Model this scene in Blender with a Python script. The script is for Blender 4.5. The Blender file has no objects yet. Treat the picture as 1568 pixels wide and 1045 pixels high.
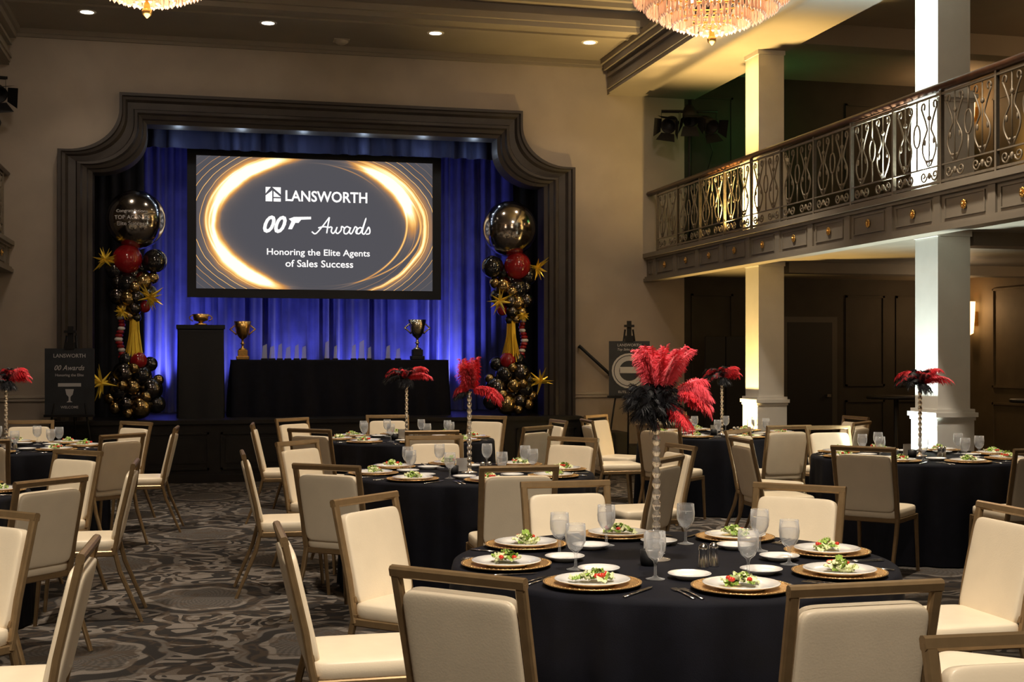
import bpy, math, random
from math import sin, cos, pi, radians, sqrt, atan2
from mathutils import Vector, Matrix
random.seed(7)
R = random.Random(11)
COL = bpy.context.scene.collection
bpy.context.scene.view_settings.view_transform = 'Standard'

# ------------------------------------------------------------------ node DSL
class S:
    def __init__(s, nt, k): s.nt = nt; s.k = k
    def _b(s, op, *a):
        n = s.nt.nodes.new('ShaderNodeMath'); n.operation = op
        for i, v in enumerate(a):
            if isinstance(v, S): s.nt.links.new(v.k, n.inputs[i])
            else: n.inputs[i].default_value = float(v)
        return S(s.nt, n.outputs[0])
    def __add__(s, o): return s._b('ADD', s, o)
    def __radd__(s, o): return s._b('ADD', o, s)
    def __sub__(s, o): return s._b('SUBTRACT', s, o)
    def __rsub__(s, o): return s._b('SUBTRACT', o, s)
    def __mul__(s, o): return s._b('MULTIPLY', s, o)
    def __rmul__(s, o): return s._b('MULTIPLY', o, s)
    def __truediv__(s, o): return s._b('DIVIDE', s, o)
    def __pow__(s, o): return s._b('POWER', s, o)
    def f(s, op, *a): return s._b(op, s, *a)
    def ss(s, a, b, o0=0.0, o1=1.0):
        n = s.nt.nodes.new('ShaderNodeMapRange'); n.interpolation_type = 'SMOOTHSTEP'
        s.nt.links.new(s.k, n.inputs[0])
        for i, v in enumerate((a, b, o0, o1)): n.inputs[i+1].default_value = v
        return S(s.nt, n.outputs[0])

def mixc(nt, fac, a, b):
    n = nt.nodes.new('ShaderNodeMix'); n.data_type = 'RGBA'
    for idx, v in ((0, fac), (6, a), (7, b)):
        if isinstance(v, S): nt.links.new(v.k, n.inputs[idx])
        elif hasattr(v, 'is_output'): nt.links.new(v, n.inputs[idx])
        elif isinstance(v, (int, float)): n.inputs[idx].default_value = v
        else: n.inputs[idx].default_value = (*v, 1)
    return n.outputs[2]

def objxyz(nt):
    tc = nt.nodes.new('ShaderNodeTexCoord'); sp = nt.nodes.new('ShaderNodeSeparateXYZ')
    nt.links.new(tc.outputs['Object'], sp.inputs[0])
    return tc.outputs['Object'], S(nt, sp.outputs[0]), S(nt, sp.outputs[1]), S(nt, sp.outputs[2])

def noise(nt, vec, scale, detail=3, rough=.5, dist=0.0):
    n = nt.nodes.new('ShaderNodeTexNoise'); n.inputs['Scale'].default_value = scale
    n.inputs['Detail'].default_value = detail; n.inputs['Roughness'].default_value = rough
    n.inputs['Distortion'].default_value = dist
    nt.links.new(vec, n.inputs['Vector']); return S(nt, n.outputs['Fac'])

def mat(name, col, rough=.6, metal=0.0, var=0.0, vscale=8, bump=0.0, bscale=60, trans=0, ior=1.45, emis=None, es=0, sheen=0, coat=0, alpha=1, spec=.5):
    m = bpy.data.materials.new(name); m.use_nodes = True
    nt = m.node_tree; b = nt.nodes['Principled BSDF']
    b.inputs['Base Color'].default_value = (*col, 1)
    b.inputs['Roughness'].default_value = rough; b.inputs['Metallic'].default_value = metal
    b.inputs['Transmission Weight'].default_value = trans; b.inputs['IOR'].default_value = ior
    b.inputs['Alpha'].default_value = alpha; b.inputs['Specular IOR Level'].default_value = spec
    if emis: b.inputs['Emission Color'].default_value = (*emis, 1); b.inputs['Emission Strength'].default_value = es
    if sheen: b.inputs['Sheen Weight'].default_value = sheen
    if coat: b.inputs['Coat Weight'].default_value = coat
    vec = None
    if var or bump:
        vec, x, y, z = objxyz(nt)
    if var:
        n = noise(nt, vec, vscale, 4)
        c2 = tuple(max(0, c*(1-var)) for c in col); c3 = tuple(min(1, c*(1+var)) for c in col)
        nt.links.new(mixc(nt, n.ss(.3, .7), c2, c3), b.inputs['Base Color'])
    if bump:
        n = noise(nt, vec, bscale, 3)
        bn = nt.nodes.new('ShaderNodeBump'); bn.inputs['Strength'].default_value = bump
        bn.inputs['Distance'].default_value = .01
        nt.links.new(n.k, bn.inputs['Height']); nt.links.new(bn.outputs[0], b.inputs['Normal'])
    return m

def glassmat(name, col, lo, hi, rough=.03):
    """thin clear glass: mostly see-through, more reflective at grazing angles"""
    m = bpy.data.materials.new(name); m.use_nodes = True
    nt = m.node_tree; b = nt.nodes['Principled BSDF']
    b.inputs['Base Color'].default_value = (*col, 1); b.inputs['Roughness'].default_value = rough
    b.inputs['Coat Weight'].default_value = .9; b.inputs['Coat Roughness'].default_value = .02
    lw = nt.nodes.new('ShaderNodeLayerWeight'); lw.inputs[0].default_value = .35
    fac = S(nt, lw.outputs['Facing']).ss(.1, 1.0, lo, hi)
    nt.links.new(fac.k, b.inputs['Alpha'])
    return m

# ------------------------------------------------------------------ mesh builder
def csec(r, n=8): return [(r*cos(2*pi*i/n), r*sin(2*pi*i/n)) for i in range(n)]
def rsec(w, h, c=None):
    c = c if c is not None else min(w, h)*.25
    a, b = w/2, h/2
    return [(a, -b+c), (a, b-c), (a-c, b), (-a+c, b), (-a, b-c), (-a, -b+c), (-a+c, -b), (a-c, -b)]

class MB:
    def __init__(s): s.v = []; s.f = []; s.m = []; s.s = []; s.M = Matrix.Identity(4)
    def add(s, V, F, mat=0, smooth=False):
        o = len(s.v)
        for p in V: s.v.append(tuple(s.M @ Vector(p)))
        for f in F: s.f.append(tuple(i+o for i in f)); s.m.append(mat); s.s.append(smooth)
    def box(s, x0, x1, y0, y1, z0, z1, mat=0, ch=0):
        if ch:
            V = []; F = []
            def ring(z, i):
                return [(x0+i+ch, y0+i, z), (x1-i-ch, y0+i, z), (x1-i, y0+i+ch, z), (x1-i, y1-i-ch, z), (x1-i-ch, y1-i, z), (x0+i+ch, y1-i, z), (x0+i, y1-i-ch, z), (x0+i, y0+i+ch, z)]
            rs = [ring(z0, ch), ring(z0+ch, 0), ring(z1-ch, 0), ring(z1, ch)]
            for r in rs: V += r
            for k in range(3):
                for i in range(8):
                    j = (i+1) % 8; F.append((k*8+i, k*8+j, k*8+8+j, k*8+8+i))
            F.append(tuple(range(7, -1, -1))); F.append(tuple(range(24, 32)))
            s.add(V, F, mat); return
        V = [(x0, y0, z0), (x1, y0, z0), (x1, y1, z0), (x0, y1, z0), (x0, y0, z1), (x1, y0, z1), (x1, y1, z1), (x0, y1, z1)]
        s.add(V, [(3, 2, 1, 0), (4, 5, 6, 7), (0, 1, 5, 4), (1, 2, 6, 5), (2, 3, 7, 6), (3, 0, 4, 7)], mat)
    def lathe(s, prof, n=24, mat=0, c=(0, 0, 0), smooth=True):
        V = []; F = []
        for r, z in prof:
            for i in range(n):
                a = 2*pi*i/n; V.append((c[0]+r*cos(a), c[1]+r*sin(a), c[2]+z))
        for k in range(len(prof)-1):
            for i in range(n):
                j = (i+1) % n; F.append((k*n+i, k*n+j, k*n+n+j, k*n+n+i))
        s.add(V, F, mat, smooth)
    def sweep(s, pts, sec, ref=(0, 0, 1), mat=0, closed=False, smooth=True, scales=None):
        P = [Vector(p) for p in pts]; n = len(P); m = len(sec); V = []; F = []; ref = Vector(ref)
        for i in range(n):
            if closed: t = P[(i+1) % n]-P[i-1]
            else: t = P[min(i+1, n-1)]-P[max(i-1, 0)]
            t.normalize()
            r = ref - t*ref.dot(t)
            if r.length < .05:
                alt = Vector((1, 0, 0)) if abs(t.x) < .8 else Vector((0, 1, 0)); r = alt-t*alt.dot(t)
            r.normalize(); q = t.cross(r); k = scales[i] if scales else 1
            for a, b in sec: V.append(P[i]+r*a*k+q*b*k)
        for i in range(n if closed else n-1):
            i2 = (i+1) % n
            for a in range(m):
                b = (a+1) % m; F.append((i*m+a, i*m+b, i2*m+b, i2*m+a))
        if not closed: F.append(tuple(range(m-1, -1, -1))); F.append(tuple((n-1)*m+a for a in range(m)))
        s.add(V, F, mat, smooth)
    def sell(s, c, d, e1=1, e2=1, mat=0, nu=24, nv=12):
        def pw(x, e): return math.copysign(abs(x)**e, x)
        V = []; F = []
        for j in range(nv+1):
            v = -pi/2+pi*j/nv
            for i in range(nu):
                u = 2*pi*i/nu
                V.append((c[0]+d[0]/2*pw(cos(v), e1)*pw(cos(u), e2), c[1]+d[1]/2*pw(cos(v), e1)*pw(sin(u), e2), c[2]+d[2]/2*pw(sin(v), e1)))
        for j in range(nv):
            for i in range(nu):
                k = (i+1) % nu; F.append((j*nu+i, j*nu+k, j*nu+nu+k, j*nu+nu+i))
        s.add(V, F, mat, True)
    def prism(s, poly, y0, y1, mat=0):
        n = len(poly); V = [(x, y0, z) for x, z in poly]+[(x, y1, z) for x, z in poly]
        F = [tuple(range(n)), tuple(range(2*n-1, n-1, -1))]+[(i, (i+n), (i+1) % n+n, (i+1) % n) for i in range(n)]
        s.add(V, F, mat)
    def obj(s, name, mats, loc=(0, 0, 0), rot=0, parent=None, data=False):
        me = bpy.data.meshes.new(name); me.from_pydata(s.v, [], s.f)
        for m in mats: me.materials.append(m)
        me.polygons.foreach_set('material_index', s.m); me.polygons.foreach_set('use_smooth', s.s)
        me.update()
        if data: return me
        return place(name, me, loc, rot, parent)

def place(name, me, loc=(0, 0, 0), rot=0, parent=None, scale=1):
    o = bpy.data.objects.new(name, me); o.location = loc
    o.rotation_euler = rot if isinstance(rot, (tuple, list)) else (0, 0, rot)
    o.scale = (scale,)*3; COL.objects.link(o)
    if parent: o.parent = parent
    return o

def light(name, kind, loc, energy, color=(1, 1, 1), size=.1, target=None, angle=60, blend=.6, sy=None):
    l = bpy.data.lights.new(name, kind); l.energy = energy; l.color = color
    if kind == 'AREA':
        l.size = size
        if sy: l.shape = 'RECTANGLE'; l.size_y = sy
    else: l.shadow_soft_size = size
    if kind == 'SPOT': l.spot_size = radians(angle); l.spot_blend = blend
    o = bpy.data.objects.new(name, l); o.location = loc; COL.objects.link(o)
    if target is not None:
        o.rotation_euler = (Vector(target)-Vector(loc)).to_track_quat('-Z', 'Y').to_euler()
    return o

def textmesh(body, width, mats, name, height=None, shear=0, bold=0.0, ext=.002):
    cu = bpy.data.curves.new(name, 'FONT'); cu.body = body; cu.size = 1; cu.align_x = 'CENTER'
    cu.shear = shear; cu.offset = bold; cu.resolution_u = 3; cu.extrude = 0
    o = bpy.data.objects.new(name, cu); COL.objects.link(o)
    bpy.context.view_layer.update()
    me = bpy.data.meshes.new_from_object(o.evaluated_get(bpy.context.evaluated_depsgraph_get()))
    bpy.data.objects.remove(o)
    xs = [v.co.x for v in me.vertices]; ys = [v.co.y for v in me.vertices]
    w = max(xs)-min(xs); h = max(ys)-min(ys); cx = (max(xs)+min(xs))/2; cy = (max(ys)+min(ys))/2
    sx = width/w; sy = height/h if height else sx
    for v in me.vertices: v.co = ((v.co.x-cx)*sx, 0, (v.co.y-cy)*sy)
    me.materials.clear(); me.materials.append(mats)
    return me

# ------------------------------------------------------------------ materials
m_wall = mat('plaster_beige', (.39, .335, .28), .85, var=.06, vscale=2, bump=.08, bscale=90)
m_ceil = mat('ceiling_paint', (.27, .235, .195), .9, var=.05, vscale=1.5)
m_trimw = mat('trim_paint', (.45, .40, .34), .6, var=.04)
m_pros = mat('proscenium_paint', (.038, .031, .028), .5, var=.12, vscale=5)
m_dark = mat('dark_paint', (.030, .026, .020), .75, var=.15, vscale=3)
m_stagew = mat('stage_black_wood', (.012, .010, .009), .45, var=.25, vscale=6, bump=.1, bscale=30)
m_black = mat('black_matte', (.006, .006, .007), .6)
m_cloth = mat('black_tablecloth', (.0035, .004, .009), .8, var=.2, vscale=12, bump=.12, bscale=300, spec=.25)
m_fascia = mat('balcony_paint', (.18, .155, .12), .55, var=.06, vscale=4)
m_iron = mat('painted_iron', (.20, .165, .12), .42, .35, var=.1, vscale=30)
m_gold = mat('gold_leaf', (.85, .52, .16), .28, 1, var=.1, vscale=40)
m_woodrail = mat('walnut_rail', (.06, .025, .012), .35, var=.3, vscale=10)
m_col = mat('column_paint', (.62, .60, .56), .5, var=.03, vscale=5)
m_cream = mat('cream_vinyl', (.88, .765, .585), .36, var=.03, vscale=6, bump=.05, bscale=150)
m_bronze = mat('champagne_metal', (.29, .195, .10), .34, .5, var=.08, vscale=25)
m_white = mat('white_china', (.88, .87, .86), .10, coat=.7)
m_charger = mat('gold_charger', (.66, .42, .18), .36, .8, var=.15, vscale=90, bump=.3, bscale=120)
m_silver = mat('silverware', (.75, .73, .70), .2, 1, var=.05)
m_glass = glassmat('clear_glass', (.85, .87, .9), .12, .9)
m_water = glassmat('ice_water', (.62, .66, .72), .22, .55)
m_leaf = mat('lettuce', (.30, .45, .08), .5, var=.4, vscale=60)
m_leaf2 = mat('pale_lettuce', (.75, .78, .45), .5, var=.2, vscale=60)
m_tom = mat('tomato', (.60, .04, .02), .25)
m_red = mat('red_feather', (.66, .010, .022), .6, var=.25, vscale=30, sheen=.2)
m_redlit = mat('lit_red_feather', (1.0, .08, .12), .6, var=.2, vscale=30, sheen=.3)  # lit copy of the red feather, spotlight brightness put into its colour
m_blk = mat('black_feather', (.005, .005, .008), .5, sheen=.06)
m_stem = mat('crystal_stem', (.9, .8, .68), .12, .75)
m_chrome = mat('chrome_balloon', (.42, .39, .37), .14, 1)
m_bb = mat('black_balloon', (.010, .010, .012), .12, coat=1)
m_bc = mat('graphite_balloon', (.14, .13, .13), .15, 1)
m_bg = mat('bronze_balloon', (.45, .33, .16), .16, 1)
m_br = mat('red_balloon', (.30, .008, .012), .18, coat=.8)
m_gfoil = mat('gold_foil', (.80, .56, .06), .3, .7, emis=(.8, .5, .05), es=.02)
m_blue = mat('blue_velvet', (.085, .10, .42), .8, var=.15, vscale=4, sheen=.3)
m_val = mat('dark_blue_velvet', (.008, .011, .04), .85, var=.15, vscale=4)
m_blackv = mat('black_velvet', (.008, .008, .012), .9, var=.2, vscale=5)
m_emit = mat('lamp_lens', (1, 1, 1), .4, emis=(1, .85, .65), es=18)
m_sconce = mat('sconce_shade', (.9, .6, .3), .5, emis=(1, .60, .24), es=4)
m_shell = mat('chandelier_crystal', (.88, .64, .48), .08, .1, emis=(1, .42, .22), es=.2, coat=1)
m_bulb = mat('chandelier_bulb', (1, 1, 1), .4, emis=(1, .70, .42), es=9)
m_txt = mat('projected_white', (.8, .8, .8), .5, emis=(1, 1, 1), es=.9)
m_sign = mat('sign_slate', (.035, .04, .05), .5, var=.1)
m_print = mat('sign_print', (.6, .6, .62), .6)
m_crystal = glassmat('award_crystal', (.75, .82, 1), .4, .95)

m_carpet = bpy.data.materials.new('patterned_carpet'); m_carpet.use_nodes = True
nt = m_carpet.node_tree; b = nt.nodes['Principled BSDF']
vec, x, y, z = objxyz(nt)
wn = noise(nt, vec, 1.6, 2); wn2 = noise(nt, vec, 2.1, 2, .5, .4)
xx = x + (wn-.5)*.25; yy = y + (wn2-.5)*.25
py = 1.55; px_ = 1.30
row = (yy/py).f('FLOOR'); sh = row.f('MODULO', 2.0).f('ABSOLUTE')*.5
fx = ((xx/px_+sh).f('FRACT')-.5)*px_; fy = ((yy/py).f('FRACT')-.5)*py
rr = (fx*fx + fy*fy*.75)._b('SQRT', fx*fx + fy*fy*.75)
ang = fy.f('ARCTAN2', fx)
lob = rr + (ang*8).f('SINE')*.018
inside = lob.ss(.31, .30)
hatch = ((rr*150).f('SINE')*(ang*30).f('SINE')).ss(-.3, .4)
ring = lob.ss(.30, .315)*lob.ss(.36, .345)
ring2 = lob.ss(.44, .455)*lob.ss(.50, .485)
sw = noise(nt, vec, 2.9, 1.0, .4, 1.7)
swirl = (sw*24).f('SINE').ss(.12, .26)
edge = (sw*24+.9).f('SINE').ss(.80, .90)*.35
sw2 = noise(nt, vec, 4.6, 2, .5, .9)
pat = (swirl*.95+edge)*(1-inside)
fac = (pat*(1-lob.ss(.30, .315)*lob.ss(.50, .485)) + ring*.95+ring2*.55 + inside*(.20+hatch*.28)).f('MINIMUM', 1.0)
grain = noise(nt, vec, 220, 2)
c = mixc(nt, fac, (.014, .011, .010), (.215, .187, .162))
c = mixc(nt, sw2.ss(.40, .43)*sw2.ss(.50, .47)*.6, c, (.07, .044, .025))
c = mixc(nt, grain.ss(.35, .65)*.35, c, (.015, .013, .012))
nt.links.new(c, b.inputs['Base Color']); b.inputs['Roughness'].default_value = .95
bn = nt.nodes.new('ShaderNodeBump'); bn.inputs['Strength'].default_value = .3; bn.inputs['Distance'].default_value = .004
nt.links.new(grain.k, bn.inputs['Height']); nt.links.new(bn.outputs[0], b.inputs['Normal'])

m_slide = bpy.data.materials.new('projected_slide'); m_slide.use_nodes = True
nt = m_slide.node_tree; nt.nodes.remove(nt.nodes['Principled BSDF'])
vec, x, y, z = objxyz(nt)
def ell(cx, cz, rx, rz):
    u = (x-cx)/rx; v = (z-cz)/rz
    return (u*u+v*v).f('SQRT')
ph = z.f('ARCTAN2', x)
def bump_a(c0, w): return (((ph-c0).f('COSINE'))-1.0).f('MULTIPLY', w).f('EXPONENT')
nn = noise(nt, vec, 2.5, 3)
def gauss(e, c0, w): t = (e-c0)/w; return (t*t*-1.0).f('EXPONENT')
e1 = ell(-.03, 0, 1.40, .95)+(nn-.5)*.05
e2 = ell(.06, -.02, 1.46, 1.0)+(nn-.5)*.05
e3 = ell(-.12, .03, 1.34, .92)
e4 = ell(.0, .0, 1.50, .88)
mask1 = bump_a(radians(143), 12)*1.5+bump_a(radians(28), 16)*1.5+bump_a(radians(213), 16)*1.5
mask2 = bump_a(radians(-20), 6)*.9+bump_a(radians(178), 9)*.8+bump_a(radians(30), 7)*.5
glow = gauss(e1, .98, .055)*mask1*2.2 + gauss(e1, 1.0, .13)*mask1*.40
arcs = gauss(e2, 1.0, .018)*mask2*1.3 + gauss(e3, 1.03, .010)*mask2*.9 + gauss(e2, 1.05, .05)*mask2*.30 + gauss(e4, .97, .008)*mask2*.8
fine = ((e1*95+ph*3.0).f('SINE').ss(.93, 1.0))*gauss(e1, 1.20, .17)*.75
thin = gauss(e3, .90, .008)*(bump_a(radians(60), 14)+bump_a(radians(150), 16))*.35
tot = glow+arcs+fine+thin
cr = nt.nodes.new('ShaderNodeValToRGB'); el = cr.color_ramp.elements
el[0].position = 0; el[0].color = (.072, .070, .080, 1)
el[1].position = 1; el[1].color = (1.0, .98, .80, 1)
for p, cc in ((.10, (.14, .11, .10, 1)), (.30, (.55, .25, .07, 1)), (.55, (1.0, .58, .18, 1)), (.78, (1.0, .86, .45, 1))):
    k = el.new(p); k.color = cc
nt.links.new((tot*.65).k, cr.inputs[0])
em = nt.nodes.new('ShaderNodeEmission'); em.inputs['Strength'].default_value = 1.2
nt.links.new(cr.outputs[0], em.inputs[0]); nt.links.new(em.outputs[0], nt.nodes['Material Output'].inputs[0])

# ------------------------------------------------------------------ room shell
W = 16.7; XL = -6.0; XR = 10.5; C = 1.58
a = MB(); a.box(XL-.1, XR+.1, -3.1, W+.2, -.1, 0); a.obj('floor', [m_carpet])

def outline(hw, ztop, zsh, hwt, lip, zc, zb=.78, n=14):
    pts = [(-hw, zb), (-hw, zsh), (-hw+lip, zsh)]
    x0, z0, x1, z1 = -hw+lip, zsh, -hwt, zc
    for i in range(1, n+1):
        t = i/n*pi/2; pts.append((x0+(x1-x0)*sin(t), z0+(z1-z0)*(1-cos(t))))
    pts.append((-hwt, ztop))
    return [(C+p, q) for p, q in pts]+[(C-p, q) for p, q in reversed(pts)]
out = outline(3.31, 4.855, 4.127, 2.58, .10, 4.66)
inn = outline(2.91, 4.495, 3.87, 2.26, .06, 4.36)
def lerpo(s): return [(p[0]+(q[0]-p[0])*s, p[1]+(q[1]-p[1])*s) for p, q in zip(out, inn)]

a = MB(); o5 = lerpo(.5); n = len(o5)//2
for k in range(2):
    pts = o5[:n] if k == 0 else o5[n:]
    bx = C-3.6 if k == 0 else C+3.6
    for i in range(len(pts)-1):
        p, q = pts[i], pts[i+1]
        if abs(p[1]-q[1]) > 1e-4: a.add([(bx, W, p[1]), (p[0], W, p[1]), (q[0], W, q[1]), (bx, W, q[1])], [(0, 1, 2, 3)])
zt = o5[n][1]
a.box(C-3.6, C+3.6, W, W+.15, zt, 5.95)
a.box(C-3.6, C-3.34, W, W+.15, 0, .78); a.box(C+3.34, C+3.6, W, W+.15, 0, .78)
a.box(XL, C-3.6, W, W+.15, 0, 5.95); a.box(C+3.6, 6.5, W, W+.15, 0, 5.95)
a.obj('wall_stage', [m_wall])
a = MB(); prof = [(0, 0), (0, -.13), (.10, -.13), (.13, -.10), (.22, -.09), (.30, -.05), (.52, -.04), (.56, -.08), (.66, -.085), (.72, -.05), (.84, -.03), (.88, .0), (1, .02), (1, .35)]
V = []; F = []; L = len(out)
for s_, y_ in prof: V += [(p[0], W+y_, p[1]) for p in lerpo(s_)]
for k in range(len(prof)-1):
    for i in range(L-1): F.append((k*L+i, k*L+i+1, k*L+L+i+1, k*L+L+i))
a.add(V, F); a.obj('trim_proscenium', [m_pros])

a = MB(); a.box(6.5, XR, W, W+.15, 0, 5.95)
for xx0 in (6.6, 8.95, 9.75):
    for z0, z1 in ((.25, .95), (1.15, 2.45), (3.1, 3.7), (3.85, 5.2)):
        x1 = xx0+.62
        for bx in ((xx0, x1, z0, z0+.03), (xx0, x1, z1-.03, z1), (xx0, xx0+.03, z0, z1), (x1-.03, x1, z0, z1)):
            a.box(bx[0], bx[1], W-.02, W, bx[2], bx[3])
a.obj('wall_aisle', [m_dark])
a = MB(); a.box(XR, XR+.15, -3, W+.15, 0, 5.95)
for i in range(8):
    y0 = 15.9-.45-i*1.55
    for z0, z1 in ((.25, .95), (1.15, 2.5), (3.2, 5.1)):
        for bx in ((y0-1.0, y0, z0, z0+.03), (y0-1.0, y0, z1-.03, z1), (y0-1.0, y0-.97, z0, z1), (y0-.03, y0, z0, z1)):
            a.box(XR-.02, XR, bx[0], bx[1], bx[2], bx[3])
a.obj('wall_right', [mat('aisle_wall_tan', (.15, .11, .06), .7, var=.1, vscale=3)])
a = MB(); a.box(XL-.15, XL, -3, W+.15, 0, 5.95); a.obj('wall_left', [m_wall])
a = MB(); a.box(XL, XR, -3.15, -3, 0, 5.95); a.obj('wall_back', [m_wall])
a = MB(); a.box(XL, XR, -3, W, 5.95, 6.05)
a.box(-2.3, 5.38, 15.0, W, 5.6, 5.95)
a.box(5.38, 6.65, -3, W, 5.15, 5.95); a.box(-3.6, -2.3, -3, W, 5.15, 5.95)
a.box(6.65, XR, -3, W, 5.5, 5.95); a.box(XL, -3.6, -3, W, 5.5, 5.95)
for yb in (6.4, 10.1, 13.8): a.box(6.65, XR, yb, yb+.3, 5.25, 5.5)
a.obj('ceiling', [m_ceil])
a = MB()
for k, (dy, z0, z1) in enumerate(((.0, 5.56, 5.62), (-.05, 5.62, 5.70), (-.12, 5.82, 5.88), (-.2, 5.88, 5.95))):
    a.box(-2.3, 5.38, 15.0+dy-.05, 15.0+.05, z0, z1)
a.box(-2.3, 5.38, 15.35, 15.41, 5.575, 5.6)
for k, (d, z0, z1) in enumerate(((.07, 5.54, 5.6), (.04, 5.50, 5.54))): a.box(-2.3, 5.38, W-d, W, z0, z1)
a.obj('trim_1', [m_ceil])
a = MB()
for k, (d, z0, z1) in enumerate(((.03, 5.15, 5.2), (.05, 5.2, 5.24), (.05, 5.36, 5.4), (.1, 5.45, 5.53), (.14, 5.53, 5.6))):
    a.box(5.38-d, 5.38, -3, W-.14, z0, z1); a.box(-2.3, -2.3+d, -3, W-.14, z0, z1)
a.obj('trim_2', [m_ceil])
a = MB()
for x0, x1 in ((XL, C-3.33), (C+3.33, 6.5)):
    a.box(x0, x1, W-.03, W, 1.02, 1.06); a.box(x0, x1, W-.045, W, 1.06, 1.09)
a.obj('trim_3', [m_trimw])
a = MB()
for x0, x1 in ((XL, C-3.33), (C+3.33, 6.5)): a.box(x0, x1, W-.025, W, 0, .16)
a.obj('baseboard_stage', [m_trimw])
a = MB(); a.box(7.95, 8.8, W-.05, W, 0, 2.14, 1); a.box(8.03, 8.72, W-.055, W-.04, 0, 2.06, 0)
a.box(8.62, 8.68, W-.1, W-.05, 1.0, 1.04, 2); a.obj('door_1', [m_black, mat('door_casing', (.05, .045, .038), .5), m_silver])

# ------------------------------------------------------------------ balconies
def balcony(name, xf, xw, sgn):
    a = MB(); Y0 = -3; Y1 = W
    lo, hi = min(xf, xw), max(xf, xw)
    if sgn < 0: a.box(lo+.12, hi, Y0, Y1, 2.68, 2.82)
    else: a.box(lo, hi-.12, Y0, Y1, 2.68, 2.82)
    def f(d0, d1, z0, z1, y0=Y0, y1=Y1, m=0):
        xa = xf+sgn*d0; xb = xf+sgn*d1; a.box(min(xa, xb), max(xa, xb), y0, y1, z0, z1, m)
    f(0, -.12, 2.60, 2.97)
    f(.05, 0, 2.60, 2.645); f(.03, 0, 2.645, 2.67); f(.03, 0, 2.90, 2.93); f(.06, 0, 2.93, 2.985)
    y = 8.37-.38-.76*12
    while y < W-.05:
        y1 = min(y+.76, W)
        if y >= Y0:
            f(.02, 0, 2.67, 2.90, y-.05, y+.05)
            f(.012, 0, 2.70, 2.712, y+.1, y1-.1); f(.012, 0, 2.865, 2.877, y+.1, y1-.1)
            f(.012, 0, 2.712, 2.865, y+.1, y+.112); f(.012, 0, 2.712, 2.865, y1-.112, y1-.1)
        y += .76
    for yb in (6.4, 10.15, 13.85):
        if sgn < 0: a.box(lo+.75, hi, yb, yb+.28, 2.56, 2.68)
        else: a.box(lo, hi-.75, yb, yb+.28, 2.56, 2.68)
    return a.obj(name, [m_fascia])
balcony('balcony', 5.95, XR, -1)
balcony('balcony', -2.3, XL, 1)

def rail_bay():
    a = MB(); t = csec(.0080, 5); w = .38
    def c(pts, r=t): a.sweep([(0, p[0], p[1]) for p in pts], r, (1, 0, 0))
    a.box(-.014, .014, -w-.012, -w+.012, 0, .80)
    a.box(-.012, .012, -w, w, .03, .05); a.box(-.012, .012, -w, w, .755, .775); a.box(-.008, .008, -w, w, .17, .182)
    for c0 in (-.19, .19):
        c([(c0, .18), (c0, .755)], csec(.006, 5))
        for s in (-1, 1):
            pts = []
            for i in range(17):
                u = i/16
                if u < .62: xo = .02+.085*sin(pi*min(1, u*1.55))**1.2
                else: xo = .028+.09*((u-.62)/.38)**1.3
                pts.append((c0+s*xo, .19+.5*u))
            c(pts)
            cx, cz = c0+s*.088, .705
            c([(cx+s*.03*cos(q)*(1-.12*k/3), cz+.03*sin(q)) for k, q in enumerate([i*pi/6-pi/6 for i in range(10)])])
            cx, cz = c0+s*.085, .11
            c([(cx+s*(.052-.0028*i)*cos(i*.55+pi), cz+(.052-.0028*i)*sin(i*.55+pi)) for i in range(17)])
            a.sell((0, c0+s*.07, .40), (.02, .03, .06), 1, 1, 0, 6, 4)
            a.sell((0, c0+s*.035, .235), (.022, .05, .03), 1, 1, 0, 6, 4)
        a.sell((0, c0, .60), (.03, .045, .045), 1, 1, 0, 8, 5)
        a.sell((0, c0, .11), (.03, .04, .06), 1, 1, 0, 8, 5)
    c([(.0+.05*sin(i*pi/6), .47+.10*cos(i*pi/6)) for i in range(13)])
    c([(.0, .18), (0, .37)]); c([(0, .57), (0, .755)])
    a.box(-.016, .016, w-.012, w+.012, 0, .80)
    return a.obj('railing_bay', [m_iron], data=True)
bay = rail_bay()
for xf in (5.98, -2.33):
    e_ = bpy.data.objects.new('balcony_railing', None); COL.objects.link(e_)
    y = 8.37-.76*6; k = 0
    while y+.38 < W+.01:
        place('iron_bay_%d' % k, bay, (xf, y, 2.985), 0, e_); y += .76; k += 1
    a = MB(); a.sweep([(xf, 8.37-.76*6-.38, 3.81), (xf, W-.02, 3.81)], rsec(.06, .085, .02), (0, 0, 1)); a.obj('handrail', [m_woodrail], parent=e_)
    a = MB(); sg = -1 if xf > 0 else 1
    y = 8.37-.76*6
    while y < W-.2:
        xr = (5.95 if xf > 0 else -2.3)+sg*.016
        for i in range(8):
            an = i*pi/4; a.sell((xr, y+.026*cos(an), 2.79+.026*sin(an)), (.016, .03, .03), 1, 1, 0, 8, 5)
        a.sell((xr+sg*.008, y, 2.79), (.03, .03, .03), 1, 1, 0, 8, 5); y += .76
    a.obj('rosettes', [m_gold], parent=e_)

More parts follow.
